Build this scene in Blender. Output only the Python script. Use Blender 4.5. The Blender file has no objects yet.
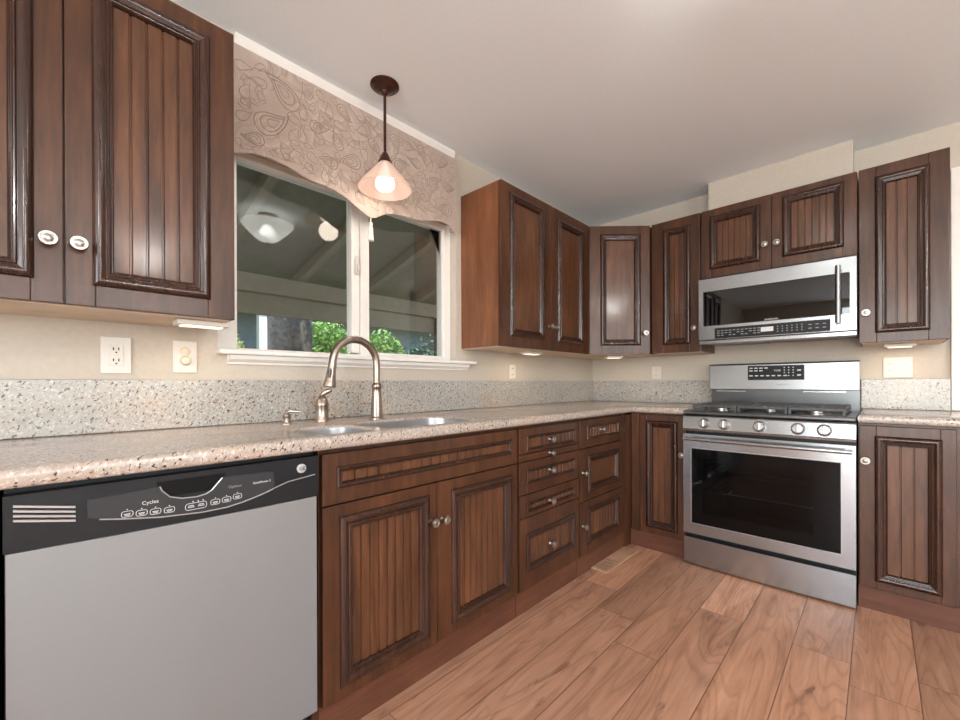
import bpy, bmesh, math, random
from mathutils import Vector, Matrix
random.seed(7)
PI = math.pi
S = bpy.context.scene
C = S.collection

# ------------------------------------------------------------------ camera
cam_d = bpy.data.cameras.new('camera')
cam = bpy.data.objects.new('camera', cam_d); C.objects.link(cam)
cam_d.sensor_width = 36.0
cam_d.lens = 415.17 * 36.0 / 960.0
cam_d.shift_y = 23.62 / 960.0
cam_d.clip_start = 0.02
cam.matrix_world = (Matrix.Translation((1.7847, -3.2746, 1.0664)) @ Matrix.Rotation(math.radians(43.752), 4, 'Z')
                    @ Matrix.Rotation(math.radians(90 - 0.054), 4, 'X') @ Matrix.Rotation(math.radians(-0.1975), 4, 'Z'))
S.camera = cam

# ------------------------------------------------------------------ world, sun, added daylight lamps
w = bpy.data.worlds.new('world'); S.world = w; w.use_nodes = True
wn = w.node_tree.nodes; wl = w.node_tree.links
sky = wn.new('ShaderNodeTexSky'); sky.sky_type = 'NISHITA'; sky.sun_disc = False
sky.sun_elevation = math.radians(48); sky.sun_rotation = math.radians(200)
wn['Background'].inputs['Strength'].default_value = 0.55
wl.new(sky.outputs[0], wn['Background'].inputs['Color'])

def light(kind, name, loc, energy, color=(1, 1, 1), size=None, rot=(0, 0, 0), size_y=None, radius=None):
    d = bpy.data.lights.new(name, kind); d.energy = energy; d.color = color
    if size is not None: d.size = size
    if size_y is not None: d.shape = 'RECTANGLE'; d.size_y = size_y
    if radius is not None: d.shadow_soft_size = radius
    o = bpy.data.objects.new(name, d); C.objects.link(o); o.location = loc; o.rotation_euler = rot
    return o
sun = light('SUN', 'sun', (-6, 4, 8), 9, (1, .96, .88)); sun.data.angle = .02
sun.rotation_euler = Vector((.45, .6, 1.0)).to_track_quat('Z', 'Y').to_euler()
# lamps added to light the room, outside the unseen glass door and window
light('AREA', 'added_daylight_back', (2.6, -6.62, 1.25), 175, (.95, .98, 1), 2.6, (math.radians(90), 0, 0), 2.2)
light('AREA', 'added_daylight_right', (4.82, -3.0, 1.45), 60, (.97, .99, 1), 2.4, (math.radians(90), 0, math.radians(90)), 1.5)
VS = S.view_settings
VS.view_transform = 'Standard'; VS.look = 'None'; VS.gamma = 1.0; VS.use_curve_mapping = False
VS.exposure = 0.0

# ------------------------------------------------------------------ materials
def new_mat(name):
    m = bpy.data.materials.new(name); m.use_nodes = True
    nt = m.node_tree; b = nt.nodes['Principled BSDF']
    return m, nt, b
def N(nt, t, **kw):
    n = nt.nodes.new(t)
    for k, v in kw.items():
        if hasattr(n, k): setattr(n, k, v)
        else: n.inputs[k].default_value = v
    return n
def ramp(nt, src, stops):
    r = nt.nodes.new('ShaderNodeValToRGB'); el = r.color_ramp.elements
    while len(el) < len(stops): el.new(.5)
    for e, (p, c) in zip(el, stops): e.position = p; e.color = (*c, 1) if len(c) == 3 else c
    nt.links.new(src, r.inputs[0]); return r.outputs[0]
def mixc(nt, f, a, b, mode='MIX'):
    m = nt.nodes.new('ShaderNodeMix'); m.data_type = 'RGBA'; m.blend_type = mode
    for s, v in ((m.inputs[0], f), (m.inputs[6], a), (m.inputs[7], b)):
        if hasattr(v, 'links'): nt.links.new(v, s)
        else: s.default_value = v if not isinstance(v, tuple) else (*v, 1)
    return m.outputs[2]
def coord(nt, scale=(1, 1, 1), rand=False, rot=(0, 0, 0), kind='Object'):
    tc = nt.nodes.new('ShaderNodeTexCoord'); mp = nt.nodes.new('ShaderNodeMapping')
    mp.inputs['Scale'].default_value = scale; mp.inputs['Rotation'].default_value = rot
    nt.links.new(tc.outputs[kind], mp.inputs['Vector'])
    if rand:
        oi = nt.nodes.new('ShaderNodeObjectInfo'); mu = nt.nodes.new('ShaderNodeMath'); mu.operation = 'MULTIPLY'
        mu.inputs[1].default_value = 37.0; nt.links.new(oi.outputs['Random'], mu.inputs[0])
        nt.links.new(mu.outputs[0], mp.inputs['Location'])
    return mp.outputs[0]
def noise(nt, vec, scale, detail=3, rough=.5, dist=0.0):
    n = nt.nodes.new('ShaderNodeTexNoise'); n.inputs['Scale'].default_value = scale
    n.inputs['Detail'].default_value = detail; n.inputs['Roughness'].default_value = rough
    n.inputs['Distortion'].default_value = dist
    nt.links.new(vec, n.inputs['Vector']); return n.outputs['Fac']
def bump(nt, b, h, strength=.1, dist=.002):
    bp = nt.nodes.new('ShaderNodeBump'); bp.inputs['Strength'].default_value = strength
    bp.inputs['Distance'].default_value = dist
    nt.links.new(h, bp.inputs['Height']); nt.links.new(bp.outputs[0], b.inputs['Normal'])
def plain(name, col, rough=.5, metal=0.0, coat=0.0, emit=None, estr=0, spec=.5):
    m, nt, b = new_mat(name)
    b.inputs['Base Color'].default_value = (*col, 1); b.inputs['Roughness'].default_value = rough
    b.inputs['Metallic'].default_value = metal; b.inputs['Coat Weight'].default_value = coat
    b.inputs['Specular IOR Level'].default_value = spec
    if emit: b.inputs['Emission Color'].default_value = (*emit, 1); b.inputs['Emission Strength'].default_value = estr
    return m
def textured(name, c1, c2, scale, rough=.5, bstr=.05, metal=0.0):
    m, nt, b = new_mat(name); v = coord(nt)
    f = noise(nt, v, scale, 4)
    nt.links.new(ramp(nt, f, [(.3, c1), (.7, c2)]), b.inputs['Base Color'])
    b.inputs['Roughness'].default_value = rough; b.inputs['Metallic'].default_value = metal
    bump(nt, b, f, bstr); return m

def wood(name, dark, mid, lite, rough=.4, horiz=False, coat=.35, bmp=True):
    m, nt, b = new_mat(name)
    v = coord(nt, (1.4, 14, 14) if horiz else (14, 14, 1.4), rand=True)
    f1 = noise(nt, v, 1.0, 5, .6, .8); f2 = noise(nt, v, 5.0, 3, .6, .3)
    v2 = coord(nt, (2, 2, 1), rand=True); f3 = noise(nt, v2, 3, 2)
    c = ramp(nt, f1, [(.28, dark), (.5, mid), (.74, lite)])
    c = mixc(nt, ramp(nt, f2, [(.35, (.55, .5, .48)), (.6, (1, 1, 1))]), dark, c) if False else mixc(nt, .35, c, ramp(nt, f2, [(.3, dark), (.7, lite)]))
    c = mixc(nt, .5, c, ramp(nt, f3, [(.3, (.55, .53, .5)), (.7, (1.15, 1.1, 1.05))]), 'MULTIPLY')
    nt.links.new(c, b.inputs['Base Color']); b.inputs['Roughness'].default_value = rough
    b.inputs['Coat Weight'].default_value = coat; b.inputs['Coat Roughness'].default_value = .13; b.inputs['Specular IOR Level'].default_value = .38
    
    if bmp: bump(nt, b, f2, .03, .001)
    return m

M = {}
M['wood'] = wood('cabinet_wood', (.022, .0075, .003), (.060, .0215, .008), (.120, .045, .0175), coat=.2)
M['moulding'] = wood('cabinet_moulding_wood', (.014, .005, .003), (.034, .012, .006), (.062, .023, .012), .26, bmp=False)
M['panel_wood'] = wood('beadboard_wood', (.034, .0125, .0055), (.094, .037, .0155), (.175, .071, .031), coat=.2)
M['side_wood'] = wood('cabinet_side_wood', (.13, .044, .017), (.2, .074, .031), (.27, .11, .05), .42, coat=.15)
M['toe'] = wood('toe_board_wood', (.06, .021, .011), (.115, .043, .024), (.16, .066, .038), .4, True, .1)
M['birch'] = wood('pale_cabinet_underside', (.60, .46, .33), (.70, .56, .42), (.76, .63, .49), .5, True, 0)
M['wall'] = textured('cream_wall_paint', (.50, .443, .372), (.54, .482, .41), 60, .6, .03)
M['ceiling'] = textured('white_ceiling_paint', (.83, .885, .915), (.86, .915, .945), 90, .8, .05)
M['white'] = textured('white_trim_paint', (.78, .75, .71), (.82, .79, .75), 20, .35, .01)
M['plastic'] = plain('white_plastic', (.66, .62, .57), .35)
M['ivory'] = plain('ivory_plastic', (.70, .60, .46), .3)
M['dark_slot'] = plain('dark_slot', (.02, .015, .012), .6)
M['black'] = plain('black_plastic', (.010, .011, .013), .38, spec=.25)
M['grey_black'] = plain('charcoal_plastic', (.028, .030, .033), .3, spec=.3)
M['silver_trim'] = plain('silver_edge', (.45, .45, .46), .3, .8)
M['print'] = plain('pale_printing', (.62, .62, .62), .5)
M['print_grey'] = plain('grey_printing', (.24, .24, .25), .5)
M['iron'] = textured('cast_iron', (.035, .035, .037), (.07, .07, .072), 80, .45, .1)
M['nickel'] = textured('antique_nickel', (.30, .285, .265), (.52, .50, .475), 120, .28, .05, 1.0)
M['brushed'] = textured('brushed_nickel', (.33, .275, .23), (.42, .36, .31), 60, .28, .02, 1.0)
M['bronze'] = textured('oil_rubbed_bronze', (.045, .018, .012), (.09, .035, .022), 40, .3, .02, .6)
M['recess'] = plain('black_recess', (.006, .006, .006), .7, spec=.1); M['badge'] = plain('grey_badge', (.42, .42, .43), .4)

def steel(name, col, rough, horiz=True, metal=1):
    m, nt, b = new_mat(name)
    v = coord(nt, (1.5, 1.5, 160) if horiz else (160, 160, 1.5))
    f = noise(nt, v, 1.0, 3, .6)
    v2 = coord(nt, (1, 1, 1)); f2 = noise(nt, v2, 2.2, 2)
    c = mixc(nt, ramp(nt, f, [(.3, (.9, .9, .9)), (.7, (1, 1, 1))]), tuple(x * .86 for x in col), col)
    nt.links.new(c, b.inputs['Base Color']); b.inputs['Metallic'].default_value = metal
    nt.links.new(ramp(nt, f2, [(.3, (rough * .85,) * 3), (.7, (rough * 1.2,) * 3)]), b.inputs['Roughness'])
    bump(nt, b, f, .06, .0005); return m
M['steel'] = steel('brushed_stainless', (.42, .445, .465), .23)
M['bar_steel'] = steel('satin_bar_steel', (.24, .245, .25), .3)
M['dw_steel'] = steel('dishwasher_stainless', (.265, .275, .28), .5, metal=.55)
M['dark_steel'] = steel('dark_stainless', (.12, .125, .13), .3)
M['sink_steel'] = steel('sink_stainless', (.40, .40, .41), .36)

def granite(name, rot, warm=0.0):
    m, nt, b = new_mat(name)
    v = coord(nt, (1, 1, 1), rot=rot); big = noise(nt, v, 3.5, 3, .6)
    base = ramp(nt, big, [(.32, (.33, .323, .305)), (.55, (.385, .358, .32)), (.70, (.44, .35, .28)), (.85, (.40, .265, .19))])
    if warm: base = mixc(nt, warm, base, (.46, .335, .262))
    tc = nt.nodes.new('ShaderNodeTexCoord'); vr = nt.nodes.new('ShaderNodeVectorRotate'); vr.rotation_type = 'EULER_XYZ'
    vr.inputs['Rotation'].default_value = (.65, .65, .4); nt.links.new(tc.outputs['Object'], vr.inputs['Vector'])
    def aniso(sc):
        mp = nt.nodes.new('ShaderNodeMapping'); mp.inputs['Scale'].default_value = sc; nt.links.new(vr.outputs[0], mp.inputs['Vector']); return mp.outputs[0]
    med = noise(nt, aniso((1, 1, .5)), 85, 4, .65, .4)
    base = mixc(nt, ramp(nt, med, [(.36, (.85, .85, .85)), (.50, (0, 0, 0))]), base, (.30, .265, .23))
    lt = noise(nt, aniso((1, 1, .6)), 150, 3, .6)
    base = mixc(nt, ramp(nt, lt, [(.54, (0, 0, 0)), (.66, (.8, .8, .8))]), base, (.62, .60, .565))
    sp = noise(nt, aniso((1, 1, .35)), 150, 2, .5, .2)
    base = mixc(nt, ramp(nt, sp, [(.35, (1, 1, 1)), (.39, (0, 0, 0))]), base, (.05, .04, .035))
    rs = noise(nt, aniso((1, 1, .5)), 60, 3, .6)
    base = mixc(nt, ramp(nt, rs, [(.66, (0, 0, 0)), (.73, (.8, .8, .8))]), base, (.30, .13, .07))
    nt.links.new(base, b.inputs['Base Color']); b.inputs['Roughness'].default_value = .18
    return m
M['granite'] = granite('speckled_granite', (.5, .4, .3))
M['granite_top'] = granite('granite_counter', (.2, .9, .3), .5)

def floor_mat():
    m, nt, b = new_mat('oak_plank_floor'); L = nt.links
    tc = nt.nodes.new('ShaderNodeTexCoord'); sp = nt.nodes.new('ShaderNodeSeparateXYZ'); L.new(tc.outputs['Object'], sp.inputs[0])
    def mth(op, a, bb=None, c=None):
        n = nt.nodes.new('ShaderNodeMath'); n.operation = op
        for i, v in enumerate((a, bb, c)):
            if v is None: continue
            if hasattr(v, 'links'): L.new(v, n.inputs[i])
            else: n.inputs[i].default_value = v
        return n.outputs[0]
    W = .178; LEN = 1.25
    px = mth('DIVIDE', mth('ADD', sp.outputs['X'], -.642 + W * 20), W)
    row = mth('FLOOR', px); fx = mth('FRACT', px)
    wn_ = nt.nodes.new('ShaderNodeTexWhiteNoise'); wn_.noise_dimensions = '1D'; L.new(row, wn_.inputs['W'])
    py = mth('ADD', mth('DIVIDE', mth('ADD', sp.outputs['Y'], 20.0), LEN), mth('MULTIPLY', wn_.outputs['Value'], 3.7))
    col = mth('FLOOR', py); fy = mth('FRACT', py)
    cid = nt.nodes.new('ShaderNodeCombineXYZ'); L.new(row, cid.inputs[0]); L.new(col, cid.inputs[1])
    w2 = nt.nodes.new('ShaderNodeTexWhiteNoise'); w2.noise_dimensions = '3D'; L.new(cid.outputs[0], w2.inputs['Vector'])
    # grain coordinates, shifted per plank
    gx = mth('MULTIPLY', sp.outputs['X'], 9.0); gy = mth('MULTIPLY', sp.outputs['Y'], 1.1)
    gz = mth('MULTIPLY', w2.outputs['Value'], 50.0)
    gv = nt.nodes.new('ShaderNodeCombineXYZ'); L.new(gx, gv.inputs[0]); L.new(gy, gv.inputs[1]); L.new(gz, gv.inputs[2])
    g1 = noise(nt, gv.outputs[0], 1.6, 5, .6, 1.3)
    # cathedral rings
    rings = mth('FRACT', mth('MULTIPLY', noise(nt, gv.outputs[0], .8, 1, .4, .5), 14.0))
    rg = ramp(nt, rings, [(0, (.62, .58, .54)), (.12, (1, 1, 1)), (.7, (1, 1, 1)), (1, (.62, .58, .54))])
    fine = nt.nodes.new('ShaderNodeCombineXYZ'); L.new(mth('MULTIPLY', sp.outputs['X'], 90.0), fine.inputs[0]); L.new(mth('MULTIPLY', sp.outputs['Y'], 5.0), fine.inputs[1]); L.new(gz, fine.inputs[2])
    g2 = noise(nt, fine.outputs[0], 1.0, 3, .6)
    base = ramp(nt, g1, [(.25, (.27, .125, .073)), (.45, (.43, .225, .14)), (.7, (.52, .29, .19))])
    base = mixc(nt, .55, base, rg, 'MULTIPLY')
    base = mixc(nt, .5, base, ramp(nt, g2, [(.3, (.78, .75, .72)), (.6, (1.05, 1.05, 1.05))]), 'MULTIPLY')
    tone = ramp(nt, w2.outputs['Value'], [(0, (.74, .73, .72)), (.3, (.95, .95, .95)), (.75, (1.05, 1.03, 1.0)), (1, (1.38, 1.35, 1.3))])
    base = mixc(nt, 1.0, base, tone, 'MULTIPLY')
    # knots and mineral streaks
    kn = nt.nodes.new('ShaderNodeCombineXYZ'); L.new(mth('MULTIPLY', sp.outputs['X'], 13.0), kn.inputs[0]); L.new(mth('MULTIPLY', sp.outputs['Y'], 3.2), kn.inputs[1]); L.new(gz, kn.inputs[2])
    k = noise(nt, kn.outputs[0], 1.0, 3, .6, 1.0)
    base = mixc(nt, ramp(nt, k, [(.64, (0, 0, 0)), (.74, (.7, .7, .7))]), base, (.12, .045, .027))
    ex = mth('MINIMUM', fx, mth('SUBTRACT', 1.0, fx)); ey = mth('MULTIPLY', mth('MINIMUM', fy, mth('SUBTRACT', 1.0, fy)), LEN / W)
    e = mth('MINIMUM', ex, ey)
    gap = ramp(nt, e, [(.004, (1, 1, 1)), (.012, (0, 0, 0))])
    base = mixc(nt, gap, base, (.13, .055, .035))
    L.new(base, b.inputs['Base Color']); b.inputs['Roughness'].default_value = .42
    hb = ramp(nt, e, [(.0, (0, 0, 0)), (.022, (1, 1, 1))])
    bump(nt, b, hb, .4, .002); return m
M['floor'] = floor_mat()

def fabric_mat():
    m, nt, b = new_mat('paisley_fabric')
    v = coord(nt)
    wv = nt.nodes.new('ShaderNodeTexNoise'); wv.inputs['Scale'].default_value = 7; wv.inputs['Detail'].default_value = 1
    nt.links.new(v, wv.inputs['Vector'])
    ad = nt.nodes.new('ShaderNodeVectorMath'); ad.operation = 'MULTIPLY_ADD'; ad.inputs[1].default_value = (.16, .16, .16)
    nt.links.new(wv.outputs['Color'], ad.inputs[0]); nt.links.new(v, ad.inputs[2])
    vo = nt.nodes.new('ShaderNodeTexVoronoi'); vo.inputs['Scale'].default_value = 7.5; nt.links.new(ad.outputs[0], vo.inputs['Vector'])
    ml = nt.nodes.new('ShaderNodeMath'); ml.operation = 'MULTIPLY'; ml.inputs[1].default_value = 3.2; nt.links.new(vo.outputs['Distance'], ml.inputs[0])
    fr = nt.nodes.new('ShaderNodeMath'); fr.operation = 'FRACT'; nt.links.new(ml.outputs[0], fr.inputs[0])
    c = ramp(nt, fr.outputs[0], [(0, (.30, .225, .185)), (.10, (.40, .315, .265)), (.5, (.43, .345, .29)), (.8, (.53, .44, .375)), (.9, (.36, .275, .23)), (1, (.30, .225, .185))])
    patch = noise(nt, v, 5, 3)
    c = mixc(nt, ramp(nt, patch, [(.35, (.1, .1, .1)), (.6, (1, 1, 1))]), c, (.41, .325, .275))
    th = noise(nt, v, 180, 2)
    c = mixc(nt, .35, c, ramp(nt, th, [(.35, (.8, .78, .76)), (.65, (1.1, 1.1, 1.1))]), 'MULTIPLY')
    nt.links.new(c, b.inputs['Base Color']); b.inputs['Roughness'].default_value = .75
    b.inputs['Sheen Weight'].default_value = .3
    bump(nt, b, fr.outputs[0], .25, .002); return m
M['fabric'] = fabric_mat()
M['tassel'] = textured('cream_tassel_thread', (.62, .57, .46), (.78, .73, .62), 200, .8, .2)

def glass_mat(name, tint=(1, 1, 1), ior=1.5, rough=0.0, boost=0.0):
    m = bpy.data.materials.new(name); m.use_nodes = True; nt = m.node_tree; nt.nodes.clear()
    out = nt.nodes.new('ShaderNodeOutputMaterial'); t = nt.nodes.new('ShaderNodeBsdfTransparent'); g = nt.nodes.new('ShaderNodeBsdfGlossy')
    t.inputs[0].default_value = (*tint, 1); g.inputs['Roughness'].default_value = rough
    f = nt.nodes.new('ShaderNodeFresnel'); f.inputs[0].default_value = ior
    a = nt.nodes.new('ShaderNodeMath'); a.operation = 'ADD'; a.inputs[1].default_value = boost; a.use_clamp = True
    mx = nt.nodes.new('ShaderNodeMixShader'); nt.links.new(f.outputs[0], a.inputs[0]); nt.links.new(a.outputs[0], mx.inputs[0])
    nt.links.new(t.outputs[0], mx.inputs[1]); nt.links.new(g.outputs[0], mx.inputs[2]); nt.links.new(mx.outputs[0], out.inputs[0]); return m
M['glass'] = glass_mat('window_glass', (.95, .96, .95), 1.45, 0, 0)
M['oven_glass'] = glass_mat('oven_glass', (.60, .61, .62), 1.30, .03)
M['mw_glass'] = glass_mat('microwave_glass', (.03, .03, .032), 1.5, .02, .03)
def frosted(name, col, estr, ecol):
    m = bpy.data.materials.new(name); m.use_nodes = True; nt = m.node_tree; nt.nodes.clear()
    out = nt.nodes.new('ShaderNodeOutputMaterial'); t = nt.nodes.new('ShaderNodeBsdfTranslucent'); d = nt.nodes.new('ShaderNodeBsdfPrincipled')
    tr = nt.nodes.new('ShaderNodeBsdfTransparent')
    d.inputs['Base Color'].default_value = (*col, 1); d.inputs['Roughness'].default_value = .15
    d.inputs['Emission Color'].default_value = (*ecol, 1); d.inputs['Emission Strength'].default_value = estr
    t.inputs[0].default_value = (*col, 1)
    m1 = nt.nodes.new('ShaderNodeMixShader'); m1.inputs[0].default_value = .5; m2 = nt.nodes.new('ShaderNodeMixShader'); m2.inputs[0].default_value = .25
    nt.links.new(t.outputs[0], m1.inputs[1]); nt.links.new(d.outputs[0], m1.inputs[2])
    nt.links.new(m1.outputs[0], m2.inputs[1]); nt.links.new(tr.outputs[0], m2.inputs[2]); nt.links.new(m2.outputs[0], out.inputs[0]); return m
M['shade'] = frosted('pink_frosted_glass', (.66, .53, .47), 0, (1, .8, .6))
M['bowl'] = frosted('lit_white_glass', (.9, .92, .9), 9, (1, .97, .9))
M['bulb'] = plain('lit_bulb', (1, 1, 1), .4, emit=(1, .93, .82), estr=3.6)
M['lens'] = plain('lit_lamp_lens', (1, .95, .85), .4, emit=(1, .8, .55), estr=1.2)
M['patio_paint'] = textured('olive_patio_paint', (.26, .225, .155), (.30, .26, .185), 12, .7, .05)
M['patio_board'] = textured('patio_ceiling_board', (.21, .19, .135), (.25, .225, .165), 10, .75, .05)
M['bark'] = textured('tree_bark', (.075, .065, .055), (.19, .17, .15), 14, .9, .6)
M['concrete'] = textured('concrete', (.35, .33, .3), (.45, .43, .4), 8, .8, .1)
M['grass'] = textured('lawn', (.05, .12, .02), (.12, .22, .05), 20, .9, .2)
M['stucco'] = textured('blue_grey_siding', (.16, .185, .20), (.20, .23, .245), 5, .8, .1)
M['roofing'] = textured('brown_shingle', (.10, .085, .075), (.17, .15, .135), 20, .85, .2)
M['post'] = plain('dark_metal_post', (.02, .02, .02), .5)
def leafm(name, a, b_):
    m, nt, b = new_mat(name); v = coord(nt); f = noise(nt, v, 9, 3)
    nt.links.new(ramp(nt, f, [(.3, a), (.7, b_)]), b.inputs['Base Color']); b.inputs['Roughness'].default_value = .55
    return m
M['leaf'] = leafm('bright_green_needles', (.13, .30, .05), (.38, .58, .16))
M['leaf_olive'] = leafm('olive_green_leaves', (.19, .25, .08), (.44, .47, .20))
M['leaf_dark'] = leafm('dark_green_leaves', (.05, .11, .075), (.13, .22, .15))

# ------------------------------------------------------------------ mesh helpers
def BM(): return bmesh.new()
def box(bm, x0, x1, y0, y1, z0, z1, bev=0.0, seg=2):
    r = bmesh.ops.create_cube(bm, size=1.0)
    vs = r['verts']
    for v in vs:
        v.co = Vector((x0 + (v.co.x + .5) * (x1 - x0), y0 + (v.co.y + .5) * (y1 - y0), z0 + (v.co.z + .5) * (z1 - z0)))
    if bev > 0:
        es = set(e for v in vs for e in v.link_edges)
        bmesh.ops.bevel(bm, geom=list(es), offset=bev, segments=seg, affect='EDGES', profile=.6)
def lathe(bm, prof, seg=24, axis='Z', o=(0, 0, 0), caps=True):
    rings = []
    for r, h in prof:
        ring = []
        for i in range(seg):
            a = 2 * PI * i / seg; p = (max(r, 1e-4) * math.cos(a), max(r, 1e-4) * math.sin(a), h)
            if axis == '-Y': p = (p[0], -p[2], p[1])
            if axis == 'X': p = (p[2], p[0], p[1])
            ring.append(bm.verts.new(Vector(p) + Vector(o)))
        rings.append(ring)
    for a, b in zip(rings, rings[1:]):
        for i in range(seg):
            j = (i + 1) % seg; bm.faces.new((a[i], a[j], b[j], b[i]))
    if caps:
        bm.faces.new(rings[0][::-1]); bm.faces.new(rings[-1])
def tube(bm, pts, rad, seg=12, caps=True):
    pts = [Vector(p) for p in pts]; n = len(pts)
    rads = rad if isinstance(rad, (list, tuple)) else [rad] * n
    t0 = (pts[1] - pts[0]).normalized()
    up = Vector((0, 0, 1)) if abs(t0.z) < .9 else Vector((1, 0, 0))
    nrm = t0.cross(up).normalized(); rings = []
    for i, p in enumerate(pts):
        t = (pts[min(i + 1, n - 1)] - pts[max(i - 1, 0)]).normalized()
        nrm = (nrm - t * nrm.dot(t)).normalized(); bi = t.cross(nrm)
        rings.append([bm.verts.new(p + (nrm * math.cos(2 * PI * k / seg) + bi * math.sin(2 * PI * k / seg)) * rads[i]) for k in range(seg)])
    for a, b in zip(rings, rings[1:]):
        for k in range(seg):
            j = (k + 1) % seg; bm.faces.new((a[k], a[j], b[j], b[k]))
    if caps:
        bm.faces.new(rings[0][::-1]); bm.faces.new(rings[-1])
def prism(bm, pts, y0, y1):
    """outline in x,z extruded along y"""
    a = [bm.verts.new((x, y0, z)) for x, z in pts]; b = [bm.verts.new((x, y1, z)) for x, z in pts]
    n = len(pts)
    for i in range(n):
        j = (i + 1) % n; bm.faces.new((a[i], a[j], b[j], b[i]))
    bm.faces.new(a[::-1]); bm.faces.new(b)
def extrude_z(bm, pts, z0, z1):
    a = [bm.verts.new((x, y, z0)) for x, y in pts]; b = [bm.verts.new((x, y, z1)) for x, y in pts]
    n = len(pts)
    for i in range(n):
        j = (i + 1) % n; bm.faces.new((a[i], a[j], b[j], b[i]))
    bm.faces.new(a[::-1]); bm.faces.new(b)
def ring(bm, x0, x1, z0, z1, prof, y):
    """mitred moulding: prof = (inset, height towards the viewer)"""
    cs = lambda t, h: (Vector((x0 + t, y - h, z0 + t)), Vector((x1 - t, y - h, z0 + t)), Vector((x1 - t, y - h, z1 - t)), Vector((x0 + t, y - h, z1 - t)))
    for i in range(4):          # four mitred lengths, each with its own corner vertices so the mitres stay crisp
        j = (i + 1) % 4; prev = None
        for t, h in prof:
            c = cs(t, h); cur = (bm.verts.new(c[i]), bm.verts.new(c[j]))
            if prev: bm.faces.new((prev[0], prev[1], cur[1], cur[0]))
            prev = cur
def obj(name, bm, mat, parent=None, smooth=False, loc=None, rot=None):
    bmesh.ops.recalc_face_normals(bm, faces=bm.faces)
    me = bpy.data.meshes.new(name); bm.to_mesh(me); bm.free()
    me.materials.append(mat)
    if smooth:
        for p in me.polygons: p.use_smooth = True
        try: me.set_sharp_from_angle(angle=math.radians(40))
        except Exception: pass
    o = bpy.data.objects.new(name, me); C.objects.link(o)
    if parent: o.parent = parent
    if loc: o.location = loc
    if rot: o.rotation_euler = rot
    return o
def bx(name, mat, parent, *a, bev=0.0): bm = BM(); box(bm, *a, bev=bev); return obj(name, bm, mat, parent)
def thing(name, label, cat, loc=(0, 0, 0), rz=0, group=None):
    o = bpy.data.objects.new(name, None); C.objects.link(o); o.empty_display_size = .1
    o.location = loc; o.rotation_euler = (0, 0, rz); o['label'] = label; o['category'] = cat
    if group: o['group'] = group
    return o
def tag(o, label, cat, group=None):
    o['label'] = label; o['category'] = cat
    if group: o['group'] = group
    return o
def struct(name, bm, mat, parent=None):
    o = obj(name, bm, mat, parent)
    if not parent: o['kind'] = 'structure'
    return o
def text(name, body, size, mat, parent, loc, rot=(PI / 2, 0, 0), depth=.0004, align='CENTER'):
    cu = bpy.data.curves.new('tmp_' + name, 'FONT'); cu.body = body; cu.size = size; cu.extrude = depth
    cu.align_x = align; cu.align_y = 'CENTER'
    t = bpy.data.objects.new('tmp', cu); C.objects.link(t)
    dg = bpy.context.evaluated_depsgraph_get(); me = bpy.data.meshes.new_from_object(t.evaluated_get(dg))
    bpy.data.objects.remove(t); me.materials.clear(); me.materials.append(mat)
    o = bpy.data.objects.new(name, me); C.objects.link(o); o.parent = parent; o.location = loc; o.rotation_euler = rot
    return o

# ------------------------------------------------------------------ room
CZ = 2.4117
bm = BM(); box(bm, -.14, 4.8, -6.6, .14, -.08, 0); struct('floor', bm, M['floor'])
bm = BM(); box(bm, 0, 4.68, -6.48, 0, CZ, CZ + .1); struct('ceiling', bm, M['ceiling'])
WY0, WY1, WZ0, WZ1 = -2.83, -1.61, 1.198, 2.0
bm = BM()
for a in ((-6.6, WY0, 0, 3.6), (WY1, .14, 0, 3.6), (WY0, WY1, 0, WZ0), (WY0, WY1, WZ1, 3.6)):
    box(bm, -.12, 0, a[0], a[1], a[2], a[3])
struct('wall_left', bm, M['wall'])
bm = BM(); box(bm, 0, 4.8, 0, .14, 0, 2.52); struct('wall_back', bm, M['wall'])
bm = BM()
for a in ((-6.48, -4.2, 0, 2.5), (-1.8, 0, 0, 2.5), (-4.2, -1.8, 0, .7), (-4.2, -1.8, 2.2, 2.5)):
    box(bm, 4.68, 4.8, a[0], a[1], a[2], a[3])
struct('wall_right', bm, M['wall'])
bm = BM()
for a in ((0, 1.3, 0, 2.5), (3.9, 4.8, 0, 2.5), (1.3, 3.9, 0, .15), (1.3, 3.9, 2.35, 2.5)):
    box(bm, a[0], a[1], -6.6, -6.48, a[2], a[3])
struct('wall_front', bm, M['wall'])
bm = BM(); box(bm, .962, 1.689, -.175, 0, 2.174, CZ); struct('soffit', bm, M['wall'])
# crown strip above the valance
bm = BM()
pf = [(0, 2.346), (.010, 2.346), (.011, 2.38), (.018, 2.40), (.018, CZ), (0, CZ)]
vs1 = [bm.verts.new((x, -2.772, z)) for x, z in pf]; vs2 = [bm.verts.new((x, -1.63, z)) for x, z in pf]
for i in range(len(pf)):
    j = (i + 1) % len(pf); bm.faces.new((vs1[i], vs1[j], vs2[j], vs2[i]))
bm.faces.new(vs1); bm.faces.new(vs2[::-1]); struct('trim_1', bm, M['white'])
# casing on the right end of the stove wall
bm = BM(); box(bm, 2.062, 2.15, -.022, 0, .916, 2.175, bev=.004); struct('trim_2', bm, M['white'])

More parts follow.
